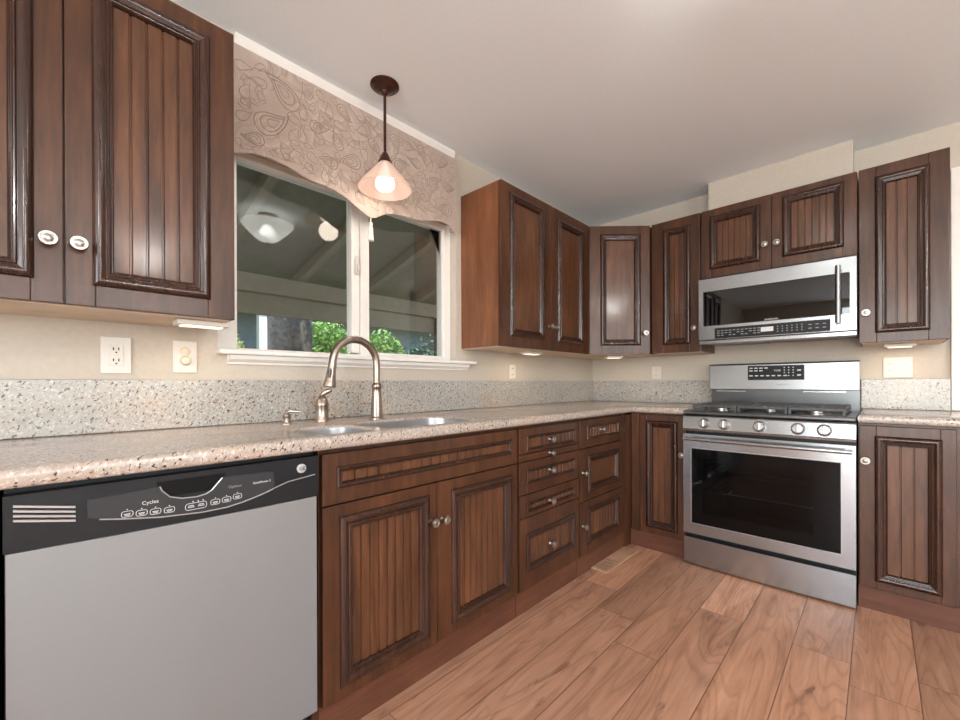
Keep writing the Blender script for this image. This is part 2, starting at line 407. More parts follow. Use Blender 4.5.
# window
wr = thing('window_1', 'white sliding window over the sink', 'window', (0, 0, 0)); del wr['label']; del wr['category']; wr['kind'] = 'structure'
bm = BM()
JX0, JX1 = -.118, .001
box(bm, -.118, -.05, WY0 + .001, WY0 + .080, WZ0, WZ1 - .001, bev=.003); box(bm, -.118, -.05, WY1 - .05, WY1 - .001, WZ0, WZ1 - .001, bev=.003)
box(bm, -.118, -.05, WY0 + .080, WY1 - .05, WZ0, WZ0 + .012, bev=.003); box(bm, -.118, -.05, WY0 + .080, WY1 - .05, WZ1 - .03, WZ1 - .001, bev=.003)
box(bm, -.112, -.062, -2.246, -2.205, WZ0 + .02, WZ1 - .02, bev=.003)
obj('window_frame', bm, M['white'], wr)
bm = BM()
for a in ((-2.203, -2.155, 1.205, 1.985), (-1.667, -1.645, 1.205, 1.985), (-2.155, -1.667, 1.205, 1.224), (-2.155, -1.667, 1.962, 1.985)):
    box(bm, -.085, -.052, *a, bev=.003)
obj('window_sash', bm, M['white'], wr)
bx('window_pane', M['glass'], wr, -.092, -.088, -2.752, -2.246, 1.208, 1.975)
bx('window_pane', M['glass'], wr, -.074, -.070, -2.155, -1.667, 1.222, 1.965)
bm = BM(); box(bm, -.055, -.045, -2.232, -2.214, 1.60, 1.69, bev=.003); box(bm, -.048, -.034, -2.228, -2.218, 1.615, 1.65, bev=.003)
obj('window_latch', bm, M['plastic'], wr)
bm = BM(); box(bm, -.05, .048, -2.835, -1.485, 1.179, 1.197, bev=.006); obj('window_sill', bm, M['white'], wr)
bm = BM()
pf = [(0, 1.143), (.010, 1.143), (.012, 1.150), (.028, 1.162), (.034, 1.178), (0, 1.178)]
v1 = [bm.verts.new((x, -2.80, z)) for x, z in pf]; v2 = [bm.verts.new((x, -1.53 , z)) for x, z in pf]
for i in range(len(pf)):
    j = (i + 1) % len(pf); bm.faces.new((v1[i], v1[j], v2[j], v2[i]))
bm.faces.new(v1); bm.faces.new(v2[::-1]); obj('window_apron', bm, M['white'], wr)

# unseen openings added to light the room: frames only, daylight lamps stand outside
for nm, horizontal in (('added_window', True), ('added_door', False)):
    r = thing(nm, 'x', 'x'); del r['label']; del r['category']; r['kind'] = 'structure'
    bm = BM()
    if horizontal:
        for y0, y1 in ((-4.2, -4.14), (-3.03, -2.97), (-1.86, -1.8)): box(bm, 4.7, 4.76, y0, y1, .7, 2.2)
        box(bm, 4.7, 4.76, -4.2, -1.8, .7, .76); box(bm, 4.7, 4.76, -4.2, -1.8, 2.14, 2.2)
    else:
        for x0, x1 in ((1.3, 1.37), (2.56, 2.64), (3.83, 3.9)): box(bm, x0, x1, -6.57, -6.51, .15, 2.35)
        box(bm, 1.3, 3.9, -6.57, -6.51, .15, .22); box(bm, 1.3, 3.9, -6.57, -6.51, 2.28, 2.35)
    obj('window_frame' if horizontal else 'door_frame', bm, M['white'], r)

# ------------------------------------------------------------------ cabinets
PROF = [(0, -.001), (0, .004), (.002, .007), (.007, .012), (.014, .0135), (.020, .011), (.025, .007), (.027, .007), (.030, .010), (.033, .0095), (.035, .005), (.037, .0045), (.040, .006), (.042, .004), (.044, -.012)]
def knob(parent, x, z, y):
    bm = BM()
    lathe(bm, [(.004, -.001), (.009, 0), (.006, .004), (.005, .016), (.009, .019), (.0155, .021), (.0172, .0245), (.0165, .0275), (.0135, .0275), (.0125, .0262), (.0105, .0262), (.0095, .0285), (.005, .0305), (0, .0308)], 24, '-Y', (x, y, z))
    return obj('knob', bm, M['nickel'], parent, True)
def bead_panel(parent, x0, x1, z0, z1, y, pitch):
    bm = BM(); w_ = x1 - x0
    if not pitch: box(bm, x0, x1, y, y + .006, z0, z1)
    else:
        n = max(2, round(w_ / pitch)); p = w_ / n; pts = [(x0, y)]
        for i in range(1, n):
            c = x0 + i * p; pts += [(c - .0038, y), (c - .0018, y + .005), (c + .0018, y + .005), (c + .0038, y)]
            if i < 0: pass
        pts += [(x1, y), (x1, y + .006), (x0, y + .006)]
        extrude_z(bm, pts, z0, z1)
    return obj('panel', bm, M['panel_wood'], parent)
def front(parent, name, x0, x1, z0, z1, yf, stile, pitch=.036, prof_scale=1.0, knobs=(), sub=None):
    """one door or drawer front: flat frame, raised moulding, beadboard panel, knob. yf = y of its face"""
    if isinstance(stile, (int, float)): stile = (stile,) * 4      # left, right, bottom, top
    l, r, b, t = stile; th = .019
    ix0, ix1, iz0, iz1 = x0 + l, x1 - r, z0 + b, z1 - t
    e = .006 * prof_scale
    bm = BM()
    box(bm, x0, ix0 + e, yf, yf + th, z0, z1, bev=.0022); box(bm, ix1 - e, x1, yf, yf + th, z0, z1, bev=.0022)
    box(bm, ix0 + e, ix1 - e, yf, yf + th, z0, iz0 + e, bev=.0022); box(bm, ix0 + e, ix1 - e, yf, yf + th, iz1 - e, z1, bev=.0022)
    d = obj(name, bm, M['wood'], parent)
    bm = BM(); pr = [(a * prof_scale, h * (1 if prof_scale > .8 else .75 if prof_scale > .5 else .5)) for a, h in PROF]
    ring(bm, ix0, ix1, iz0, iz1, pr, yf); obj('moulding', bm, M['moulding'], d, True)
    g = .043 * prof_scale
    bead_panel(d, ix0 + g, ix1 - g, iz0 + g, iz1 - g, yf + (.008 if prof_scale > .5 else .004), pitch)
    for kx, kz in knobs: knob(d, kx, kz, yf)
    return d
def cabinet(name, label, loc, rz, w_, depth, z0, z1, side_mat=None, group=None, toe=False, under=None, depth_body=None):
    """root at the wall, local x along the wall, local -y towards the room; z in world"""
    t = thing(name, label, 'cabinet', loc, rz, group)
    bm = BM(); box(bm, 0, w_, -(depth - .0215), -.002, z0, z1, bev=.001)
    obj('body', bm, side_mat or M['wood'], t)
    if toe:
        bx('toe_board', M['toe'], t, 0, w_, -(depth - .018), -.05, .001, z0 - .001)
    if under:
        bx('underside', M['birch'], t, .012, w_ - .012, -(depth - .028), -.004, z0 - .004, z0)
    return t
UZ0, UZ1 = 1.271, 2.1735
RW = PI / 2                         # window-wall cabinets: local +x = world +y
# upper cabinets
Y0 = -3.628; W = -2.8585 - Y0
c = cabinet('upper_cabinet', 'tall two-door dark wood wall cabinet left of the window, above the dishwasher', (0, Y0, 0), RW, W, .313, UZ0, UZ1, under=1)
g = -3.2425 - Y0
front(c, 'door', .002, g - .0015, UZ0 - .002, UZ1, -.313, (.066, .050, .055, .05), .034, knobs=[(g - .028, 1.422)])
front(c, 'door', g + .0015, W - .002, UZ0 - .002, UZ1, -.313, (.050, .066, .055, .05), .034, knobs=[(g + .026, 1.422)])
Y0 = -1.5708; W = -.6215 - Y0
c = cabinet('upper_cabinet', 'two-door dark wood wall cabinet right of the window with its reddish side panel showing', (0, Y0, 0), RW, W, .313, UZ0, UZ1, M['side_wood'], under=1)
g = -1.086 - Y0
front(c, 'door', .002, g - .0015, UZ0 - .002, UZ1, -.313, (.072, .080, .060, .045), None, knobs=[(g - .030, 1.418)])
front(c, 'door', g + .0015, W - .002, UZ0 - .002, UZ1, -.313, (.064, .080, .060, .06), None, knobs=[(g + .034, 1.418)])
# diagonal corner cabinet
t = thing('corner_cabinet', 'diagonal one-door dark wood wall cabinet in the corner of the two walls', 'cabinet', (0, 0, 0))
bm = BM(); extrude_z(bm, [(.002, -.618), (.295, -.618), (.622, -.291), (.622, -.002), (.002, -.002)], UZ0, UZ1); obj('body', bm, M['wood'], t)
bm = BM(); extrude_z(bm, [(.012, -.608), (.288, -.608), (.612, -.284), (.612, -.012), (.012, -.012)], UZ0 - .004, UZ0); obj('underside', bm, M['birch'], t)
L_ = math.hypot(.634 - .313, .619 - .326) - .008
dsub = thing('x', 'x', 'x'); bpy.data.objects.remove(dsub)
def diag_front():
    d = front(t, 'door', .004, L_, UZ0 - .002, UZ1, 0, (.075, .065, .06, .06), None, knobs=[(L_ - .036, 1.415)])
    d.location = (.313, -.619, 0); d.rotation_euler = (0, 0, math.atan2(.619 - .326, .634 - .313))
diag_front()
DU = .326
X0 = .636; W = .953 - X0
c = cabinet('upper_cabinet', 'narrow one-door dark wood wall cabinet between the corner cabinet and the microwave', (X0, 0, 0), 0, W, DU, UZ0, UZ1, under=1)
front(c, 'door', .002, W - .002, UZ0 - .002, UZ1, -DU, (.078, .058, .055, .06), .035, knobs=[(W - .036, 1.424)])
X0 = .957; W = 1.710 - X0
c = cabinet('upper_cabinet', 'short wide two-door dark wood cabinet above the microwave', (X0, 0, 0), 0, W, DU, 1.739, UZ1)
g = 1.336 - X0
front(c, 'door', .002, g - .0015, 1.737, UZ1, -DU, (.048, .052, .052, .045), .033, knobs=[(g - .030, 1.879)])
front(c, 'door', g + .0015, W - .002, 1.737, UZ1, -DU, (.050, .050, .052, .035), .033, knobs=[(g + .028, 1.878)])
X0 = 1.714; W = 2.036 - X0
c = cabinet('upper_cabinet', 'one-door dark wood wall cabinet right of the microwave, at the end of the row', (X0, 0, 0), 0, W, DU, UZ0, UZ1, under=1)
front(c, 'door', .002, W - .002, UZ0 - .002, UZ1, -DU, (.060, .064, .048, .055), .034, knobs=[(.028, 1.424)])

# base cabinets on the window wall
BZ0, BZ1, DB = .112, .872, .614
Y0 = -2.722; W = -1.806 - Y0
c = cabinet('base_cabinet', 'wide sink base cabinet with two tall doors below a false drawer front', (0, Y0, 0), RW, W, DB, BZ0, .60, toe=True)
bm = BM(); box(bm, 0, W, -(DB - .0215), -(DB - .036), .60, BZ1); obj('face_frame', bm, M['wood'], c)
front(c, 'false_drawer_front', .004, W - .004, .706, .858, -DB, (.044, .040, .046, .040), .045, .42)
g = -2.282 - Y0
front(c, 'door', .004, g - .0015, BZ0 + .001, .701, -DB, (.052, .036, .036, .036), .034, knobs=[(g - .027, .565)])
front(c, 'door', g + .0015, W - .004, BZ0 + .001, .701, -DB, (.068, .046, .038, .038), .034, knobs=[(g + .026, .563)])
Y0 = -1.802; W = -1.276 - Y0
c = cabinet('base_cabinet', 'drawer stack base cabinet with five knobs in one column', (0, Y0, 0), RW, W, DB, BZ0, BZ1, toe=True)
K = -1.556 - Y0
for z0, z1, st, kz in ((.741, .858, (.052, .04, .012, .036), .79), (.553, .702, (.052, .04, .045, .037), .64), (.446, .549, (.052, .04, .02, .036), .488), (.113, .442, (.048, .04, .078, .072), .276)):
    front(c, 'drawer', .006, W - .004, z0, z1, -DB, st, .034, .3 if z1 - z0 < .2 else .7, knobs=[(K, kz)])
bm = BM(); box(bm, .006, W - .004, -DB, -(DB - .019), .706, .737, bev=.002); cb = obj('cutting_board_front', bm, M['wood'], c); knob(cb, K, .7225, -DB)
Y0 = -1.272; W = -.705 - Y0
c = cabinet('base_cabinet', 'base cabinet with one drawer over two stacked square doors, next to the corner', (0, Y0, 0), RW, W, DB, BZ0, BZ1, toe=True)
front(c, 'drawer', .006, W - .05, .706, .858, -DB, (.075, .045, .045, .032), .034, .3, knobs=[(-1.035 - Y0, .795)])
front(c, 'door', .006, W - .05, .412, .701, -DB, (.080, .05, .046, .042), None, .85, knobs=[(.035, .572)])
front(c, 'door', .006, W - .05, .113, .408, -DB, (.075, .045, .052, .04), .034, .8, knobs=[(.033, .278)])
bx('filler_strip', M['wood'], c, W - .047, W, -(DB - .004), -(DB - .0215), BZ0, BZ1)
# corner and stove wall base
X0 = .640; W = .951 - X0
c = cabinet('base_cabinet', 'narrow corner base cabinet with one tall door, left of the stove', (X0, 0, 0), 0, W, .620, .107, BZ1)
bx('toe_board', M['toe'], c, -.036, W, -.604, -.05, .001, .106)
bx('filler_strip', M['wood'], c, -.022, .03, -.619, -.6, .107, BZ1)
front(c, 'door', .033, W - .002, .108, .862, -.620, (.040, .042, .04, .035), .04, 1.0, knobs=[(W - .018, .63)])
bm = BM(); box(bm, .002, .612, -.700, -.002, .112, .86); box(bm, .5, .6, -.702, -.01, .001, .11)
blk = obj('blind_corner_carcass', bm, M['wood'], None)
tag(blk, 'plain dark wood filler carcass in the inside corner under the counter', 'cabinet')
X0 = 1.718; W = 2.075 - X0
c = cabinet('base_cabinet', 'one-door base cabinet with beadboard panel, right of the stove', (X0, 0, 0), 0, W, .620, .107, BZ1)
bx('toe_board', M['toe'], c, 0, W, -.604, -.05, .001, .106)
front(c, 'door', .004, .308, .108, .862, -.620, (.052, .040, .035, .045), .04, 1.0, knobs=[(.025, .70)])
# base cabinet left of dishwasher
Y0 = -3.90; W = -3.345 - Y0
c = cabinet('base_cabinet', 'base cabinet left of the dishwasher, only its edge in view', (0, Y0, 0), RW, W, DB, BZ0, BZ1, toe=True)
front(c, 'drawer', .004, W - .004, .706, .858, -DB, (.044, .044, .044, .038), .045, .55, knobs=[(W / 2, .78)])
front(c, 'door', .004, W - .004, .113, .701, -DB, .05, .034, knobs=[(.03, .6)])

# ------------------------------------------------------------------ counters
def round_slab(bm, prof, path):
    """sweep an edge profile (out, z) along a path of corner points, mitred, closed polygon given CCW"""
def slab(name, outline, z0, z1, mat, label, cat, holes=()):
    """outline CCW; edges rounded by bevel on the top/bottom perimeter"""
    bm = BM()
    vs = [bm.verts.new((x, y, z0)) for x, y in outline]; es = [bm.edges.new((vs[i], vs[(i + 1) % len(vs)])) for i in range(len(vs))]
    hs = []
    for h in holes:
        hv = [bm.verts.new((x, y, z0)) for x, y in h]; hs += hv
        es += [bm.edges.new((hv[i], hv[(i + 1) % len(hv)])) for i in range(len(hv))]
    if holes: bmesh.ops.triangle_fill(bm, use_beauty=True, edges=es)
    else: bm.faces.new(vs)
    r = bmesh.ops.extrude_face_region(bm, geom=bm.faces[:])
    for v in [g_ for g_ in r['geom'] if isinstance(g_, bmesh.types.BMVert)]: v.co.z = z1
    bmesh.ops.recalc_face_normals(bm, faces=bm.faces)
    bm.edges.ensure_lookup_table()
    be = [e for e in bm.edges if len(e.link_faces) == 2 and abs(e.verts[0].co.z - e.verts[1].co.z) < 1e-5 and
          abs(e.link_faces[0].normal.z - e.link_faces[1].normal.z) > .9]
    bmesh.ops.bevel(bm, geom=be, offset=.014, segments=4, affect='EDGES', profile=.5)
    return tag(obj(name, bm, mat, None, True), label, cat)
def rrect(x0, x1, y0, y1, r, n=6, cw=True):
    pts = []
    for cx, cy, a0 in ((x1 - r, y1 - r, 0), (x0 + r, y1 - r, 90), (x0 + r, y0 + r, 180), (x1 - r, y0 + r, 270)):
        for i in range(n + 1):
            a = math.radians(a0 + 90 * i / n); pts.append((cx + r * math.cos(a), cy + r * math.sin(a)))
    return pts
CT0, CT1 = .8745, .9135
sinkL = rrect(.345, .575, -2.715, -2.505, .06); sinkR = rrect(.285, .575, -2.465, -1.99, .09)
slab('countertop', [(.003, -3.92), (.645, -3.92), (.645, -.65), (.950, -.65), (.950, -.003), (.003, -.003)], CT0, CT1, M['granite_top'],
     'long L-shaped speckled granite countertop around the sink', 'countertop', [sinkL, sinkR])
slab('countertop', [(1.717, -.65), (2.10, -.65), (2.10, -.003), (1.717, -.003)], CT0, CT1, M['granite_top'],
     'short piece of granite countertop right of the stove', 'countertop')
bx_ = BM(); box(bx_, .001, .024, -3.92, -.026, CT1 + .001, 1.0815, bev=.002); tag(obj('backsplash', bx_, M['granite'], None), 'long speckled granite backsplash strip under the window', 'backsplash')
bx_ = BM(); box(bx_, .001, .95, -.024, -.001, CT1 + .001, 1.0815, bev=.002); tag(obj('backsplash', bx_, M['granite'], None), 'granite backsplash strip between the corner and the stove', 'backsplash')
bx_ = BM(); box(bx_, 1.717, 2.060, -.024, -.001, CT1 + .001, 1.0815, bev=.002); tag(obj('backsplash', bx_, M['granite'], None), 'granite backsplash strip right of the stove', 'backsplash')

# sink: two bowls
t = thing('sink', 'undermount double bowl stainless sink set in the granite', 'sink', (.43, -2.3, CT1 - .010))
def bowl(pts, depth):
    bm = BM(); cx = sum(p[0] for p in pts) / len(pts); cy = sum(p[1] for p in pts) / len(pts)
    rs = []
    for s, z in ((.996, -.002), (.985, .002), (.975, -.006), (.965, -depth * .7), (.93, -depth * .92), (.84, -depth), (.12, -depth - .006)):
        rs.append([bm.verts.new((cx + (x - cx) * s - .43, cy + (y - cy) * s + 2.3, z)) for x, y in pts])
    n = len(pts)
    for a, b in zip(rs, rs[1:]):
        for i in range(n):
            j = (i + 1) % n; bm.faces.new((a[i], a[j], b[j], b[i]))
    bm.faces.new(rs[-1]); o = obj('bowl', bm, M['sink_steel'], t, True)
    bm = BM(); lathe(bm, [(.035, 0), (.04, .002), (.03, .003), (.012, .001)], 20, 'Z', (cx - .43, cy + 2.3, -depth - .004)); obj('drain', bm, M['steel'], o, True)
bowl(sinkL, .16); bowl(sinkR, .21)

# faucet
CT = CT1
t = thing('faucet', 'brushed nickel gooseneck pull-down faucet behind the sink', 'faucet', (.225, -2.29, CT))
bm = BM(); lathe(bm, [(.031, 0), (.031, .006), (.025, .012), (.0245, .03), (.0225, .08), (.0195, .115), (.0180, .128), (.021, .134), (.0225, .142), (.021, .150), (.0155, .156), (.0135, .16)], 28); obj('base', bm, M['brushed'], t, True)
dvx, dvy = .03, -.245; dl = math.hypot(dvx, dvy); dvx /= dl; dvy /= dl; R_ = .107
pts = [(0, 0, .155), (0, 0, .19), (0, 0, .215)]
for i in range(0, 15):
    a = PI - PI * .99 * i / 14
    s = R_ + R_ * math.cos(a); pts.append((dvx * s, dvy * s, .235 + R_ * .92 * math.sin(a)))
bm = BM(); tube(bm, pts, .0150, 16); obj('spout', bm, M['brushed'], t, True)
end = pts[-1]; pv = Vector(pts[-1]) - Vector(pts[-2]); pv.normalize()
bm = BM(); e = Vector(end); tube(bm, [e - pv * .002, e + pv * .012, e + pv * .03, e + pv * .06, e + pv * .078, e + pv * .084, e + pv * .098, e + pv * .1], [.0155, .0165, .017, .0195, .022, .0235, .0245, .021], 20)
sh = obj('spray_head', bm, M['brushed'], t, True)
bm = BM(); cpt = e + pv * .045 + Vector((.013, -.012, 0)); box(bm, cpt.x - .006, cpt.x + .006, cpt.y - .006, cpt.y + .006, cpt.z - .018, cpt.z + .018, bev=.003); obj('spray_button', bm, M['dark_steel'], sh)
t = thing('single_lever_tap', 'separate brushed nickel faucet handle post with a small lever, left of the gooseneck', 'faucet handle', (.142, -2.495, CT))
bm = BM(); lathe(bm, [(.03, 0), (.03, .005), (.026, .01), (.026, .06), (.0275, .064), (.0275, .070), (.026, .074), (.022, .09), (.012, .105), (.008, .108)], 26); obj('base', bm, M['brushed'], t, True)
bm = BM(); tube(bm, [(0, 0, .10), (.004, .003, .112), (.018, .016, .122), (.030, .028, .128)], [.011, .010, .011, .007], 12); obj('lever', bm, M['brushed'], t, True)
t = thing('soap_dispenser', 'small low soap dispenser pump at the left end of the sink', 'soap dispenser', (.164, -2.643, CT))
bm = BM(); lathe(bm, [(.024, 0), (.024, .004), (.016, .008), (.012, .022), (.015, .028), (.015, .036), (.006, .04)], 22); obj('base', bm, M['brushed'], t, True)
bm = BM(); tube(bm, [(0, 0, .036), (0, 0, .046), (.012, .012, .050), (.035, .038, .046)], [.007, .009, .007, .005], 10); obj('nozzle', bm, M['brushed'], t, True)

# ------------------------------------------------------------------ outlets and switches
def plate(name, label, cat, loc, rz, w_, h_, kind):
    t = thing(name, label, cat, loc, rz)
    bm = BM(); box(bm, -w_ / 2, w_ / 2, -.007, -.001, -h_ / 2, h_ / 2, bev=.003); obj('cover_plate', bm, M['plastic'], t)
    if kind == 'gfci':
        bm = BM(); box(bm, -.017, .017, -.0095, -.006, -.034, .034, bev=.001); s = obj('socket', bm, M['plastic'], t)
        for zz in (-.018, .018):
            bm = BM(); box(bm, -.0085, -.0055, -.0105, -.009, zz - .002, zz + .007); box(bm, .0045, .0075, -.0105, -.009, zz - .002, zz + .007)
            lathe(bm, [(.0026, .009), (.0026, .0105)], 12, '-Y', (0, 0, zz - .009)); obj('slot', bm, M['dark_slot'], s)
        bx('reset_button', M['ivory'], s, -.006, .006, -.0108, -.009, -.004, .004)
    elif kind == 'jack':
        for zz in (-.014, .018):
            bm = BM(); lathe(bm, [(.0165, .006), (.0165, .009), (.012, .0115), (.004, .0118)] if zz > 0 else [(.0165, .006), (.0165, .012), (.013, .022), (.005, .024)], 20, '-Y', (0, 0, zz)); obj('socket' if zz > 0 else 'dimmer_knob', bm, M['ivory'], t, True)
    elif kind == 'duplex':
        for xx in ((-.029, .029) if w_ > .1 else (0,)):
            for zz in (-.02, .02):
                bm = BM(); lathe(bm, [(.014, .006), (.014, .009), (.001, .0092)], 16, '-Y', (xx, 0, zz)); s = obj('socket', bm, M['plastic'], t)
                bm = BM(); box(bm, xx - .006, xx - .004, -.0105, -.0085, zz - .002, zz + .005); box(bm, xx + .004, xx + .006, -.0105, -.0085, zz - .002, zz + .005); obj('slot', bm, M['dark_slot'], s)
    return t
plate('wall_outlet', 'white outlet plate with two sockets under the left wall cabinet', 'outlet', (0, -3.118, 1.161), RW, .076, .120, 'gfci')
plate('wall_dimmer', 'wall plate with ivory round socket and knob, right of the leftmost outlet', 'switch', (0, -2.933, 1.164), RW, .072, .115, 'jack')
plate('wall_outlet', 'small white outlet plate below the cabinet right of the window', 'outlet', (0, -1.10, 1.143), RW, .068, .095, 'duplex')
plate('wall_outlet', 'small white outlet plate on the stove wall near the corner', 'outlet', (.548, 0, 1.143), 0, .07, .095, 'duplex')
plate('wall_outlet', 'wide white double outlet plate right of the stove', 'outlet', (1.866, 0, 1.147), 0, .117, .115, 'duplex')

# under-cabinet lights
def ucl(label, loc, rz, w_=.14):
    t = thing('under_cabinet_light', label, 'light', loc, rz, 'under cabinet lights')
    bx('housing', M['plastic'], t, -w_ / 2, w_ / 2, -.035, .035, -.016, -.001, bev=.003)
    bx('lens', M['lens'], t, -w_ / 2 + .015, w_ / 2 - .015, -.022, .022, -.019, -.016)
    l = light('AREA', 'lamp', (0, 0, -.022), .45, (1, .74, .47), w_ - .04, (0, 0, 0), .04); l.parent = t
UL = UZ0 - .004
ucl('slim white light strip under the left wall cabinet', (.22, -2.93, UL), RW)
ucl('slim white light strip under the cabinet right of the window', (.18, -1.12, UL), RW)
ucl('slim white light strip under the corner wall cabinet', (.36, -.34, UL), PI / 4, .12)
ucl('slim white light strip under the wall cabinet right of the stove', (1.87, -.15, UL), 0, .12)

# ------------------------------------------------------------------ valance, tassel, pendant
bo = [(-2.80, 1.936), (-2.78, 1.937), (-2.745, 1.952), (-2.715, 1.962), (-2.653, 1.965), (-2.59, 1.957), (-2.535, 1.942), (-2.487, 1.934), (-2.44, 1.934), (-2.397, 1.930), (-2.355, 1.920), (-2.325, 1.909), (-2.29, 1.892), (-2.265, 1.879), (-2.228, 1.864), (-2.205, 1.859), (-2.18, 1.866), (-2.149, 1.886), (-2.12, 1.902), (-2.08, 1.914), (-2.032, 1.920), (-1.98, 1.922), (-1.93, 1.926), (-1.881, 1.936), (-1.82, 1.953), (-1.769, 1.963), (-1.73, 1.963), (-1.702, 1.955), (-1.67, 1.938), (-1.648, 1.920)]
vt = thing('valance', 'taupe paisley fabric valance with a scalloped lower edge above the window', 'valance', (0, 0, 0))
bm = BM()
a = [bm.verts.new((.05, y, z)) for y, z in bo] + [bm.verts.new((.05, -1.648, 2.344)), bm.verts.new((.05, -2.80, 2.344))]
b = [bm.verts.new((.036, y, z)) for y, z in bo] + [bm.verts.new((.036, -1.648, 2.344)), bm.verts.new((.036, -2.80, 2.344))]
n = len(a)
for i in range(n): bm.faces.new((a[i], a[(i + 1) % n], b[(i + 1) % n], b[i]))
bm.faces.new(a); bm.faces.new(b[::-1])
box(bm, .002, .036, -1.665, -1.648, 1.935, 2.344)
obj('fabric_front', bm, M['fabric'], vt)
bm = BM(); tube(bm, [(.046, y, z - .001) for y, z in bo], .0045, 8); obj('piping', bm, M['fabric'], vt, True)
bm = BM(); box(bm, .0495, .0512, -2.206, -2.202, 1.865, 2.344); obj('seam', bm, M['fabric'], vt)
M['thread_dark'] = plain('brown_thread', (.27, .20, .165), .7); M['thread_lite'] = plain('pale_thread', (.52, .44, .38), .7)
rnd = random.Random(21); dk = BM(); lt_ = BM(); centres = []
def drop(cy, cz, R, ang, flip, bm_):
    pts = []
    for i in range(25):
        u_ = i / 24; a_ = 2 * PI * u_; rr = R * (.55 + .45 * math.cos(a_ / 2) ** 2 if False else 1)
        px = R * math.sin(a_) * math.sin(a_ / 2) ** 1.5; pz = R * 1.25 * math.cos(a_)
        px += flip * .35 * R * max(0, math.cos(a_)) ** 3
        y_ = cy + px * math.cos(ang) - pz * math.sin(ang); z_ = cz + px * math.sin(ang) + pz * math.cos(ang); pts.append((.0505, y_, z_))
    tube(bm_, pts, .0016 if R > .03 else .0011, 4)
def inside(y_, z_, m_):
    if not (-2.79 + m_ < y_ < -1.655 - m_ and z_ < 2.335 - m_): return False
    for (ya, za), (yb, zb) in zip(bo, bo[1:]):
        if ya <= y_ <= yb: return z_ > max(za, zb) + m_
    return False
k = 0
while k < 9000 and len(centres) < 130:
    k += 1; R = rnd.choice((.062, .045, .034, .026)) if k < 2500 else rnd.choice((.02, .014))
    y_, z_ = rnd.uniform(-2.78, -1.67), rnd.uniform(1.9, 2.33)
    if not inside(y_, z_, R * 1.3) or any(math.hypot(y_ - a_[0], z_ - a_[1]) < (R + a_[2]) * 1.08 for a_ in centres): continue
    centres.append((y_, z_, R)); an = rnd.uniform(0, 2 * PI); fl = rnd.choice((-1, 1))
    drop(y_, z_, R, an, fl, dk); drop(y_, z_, R * .84, an, fl, lt_)
    if R > .03: drop(y_, z_, R * .68, an, fl, dk); drop(y_, z_, R * .5, an, fl, lt_); drop(y_, z_, R * .34, an, fl, dk)
for k in range(150):
    y_, z_ = rnd.uniform(-2.75, -1.7), rnd.uniform(1.93, 2.31); an = rnd.uniform(0, 2 * PI); pts = []; r0 = rnd.uniform(.02, .05)
    for i in range(14):
        a_ = an + i * .28; q_ = r0 * (1 - i * .045); p = (y_ + q_ * math.cos(a_), z_ + q_ * math.sin(a_))
        if inside(p[0], p[1], .006): pts.append((.0505, *p))
    if len(pts) > 4: tube(rnd.choice((dk, lt_)), pts, .001, 4)
obj('embroidery', dk, M['thread_dark'], vt); obj('embroidery', lt_, M['thread_lite'], vt)
t = thing('tassel', 'cream tassel hanging from the middle point of the valance', 'tassel', (.045, -2.205, 1.853))
bm = BM(); tube(bm, [(0, 0, 0), (0, 0, -.02)], .0025, 8); lathe(bm, [(.003, -.018), (.009, -.022), (.009, -.032), (.006, -.036)], 14, 'Z'); obj('cord', bm, M['tassel'], t, True)
bm = BM(); lathe(bm, [(.006, -.034), (.010, -.045), (.012, -.075), (.0135, -.105), (.004, -.105)], 16, 'Z')
for i in range(20):
    a_ = 2 * PI * i / 20; tube(bm, [(.0075 * math.cos(a_), .0075 * math.sin(a_), -.04), (.0135 * math.cos(a_), .0135 * math.sin(a_), -.108)], .0012, 5)
obj('fringe', bm, M['tassel'], t, True)

PX, PY = .182, -2.215
t = thing('pendant_lamp', 'bronze rod pendant lamp with a lit cone glass shade hanging over the sink', 'pendant lamp', (PX, PY, CZ))
bm = BM(); lathe(bm, [(.064, -.001), (.064, -.006), (.058, -.011), (.050, -.013), (.046, -.018), (.036, -.020), (.030, -.027), (.018, -.030), (.012, -.042), (.007, -.046)], 32); obj('canopy', bm, M['bronze'], t, True)
bm = BM(); tube(bm, [(0, 0, -.04), (0, 0, -.32)], .0065, 12); obj('rod', bm, M['bronze'], t, True)
bm = BM(); lathe(bm, [(0.0074, -0.3030), (0.0147, -0.3100), (0.0175, -0.3200), (0.0221, -0.3260), (0.0230, -0.3360), (0.0304, -0.3440), (0.0313, -0.3520), (0.0184, -0.3520)], 24); obj('socket_cap', bm, M['bronze'], t, True)
bm = BM(); lathe(bm, [(0.0239, -0.3480), (0.0368, -0.3630), (0.0644, -0.3960), (0.0920, -0.4300), (0.1122, -0.4540), (0.1187, -0.4650), (0.1196, -0.4700), (0.1164, -0.4700), (0.1095, -0.4580), (0.0892, -0.4330), (0.0616, -0.3990), (0.0340, -0.3660), (0.0221, -0.3520)], 48, caps=False); obj('lamp_shade', bm, M['shade'], t, True)
bm = BM(); lathe(bm, [(0.0120, -0.3530), (0.0147, -0.3780), (0.0239, -0.4030), (0.0368, -0.4230), (0.0428, -0.4430), (0.0405, -0.4590), (0.0294, -0.4700), (0.0110, -0.4750), (0.0000, -0.4755)], 24); obj('bulb', bm, M['bulb'], t, True)
l = light('POINT', 'lamp', (0, 0, -.52), 1.3, (1, .84, .70), radius=.05); l.parent = t

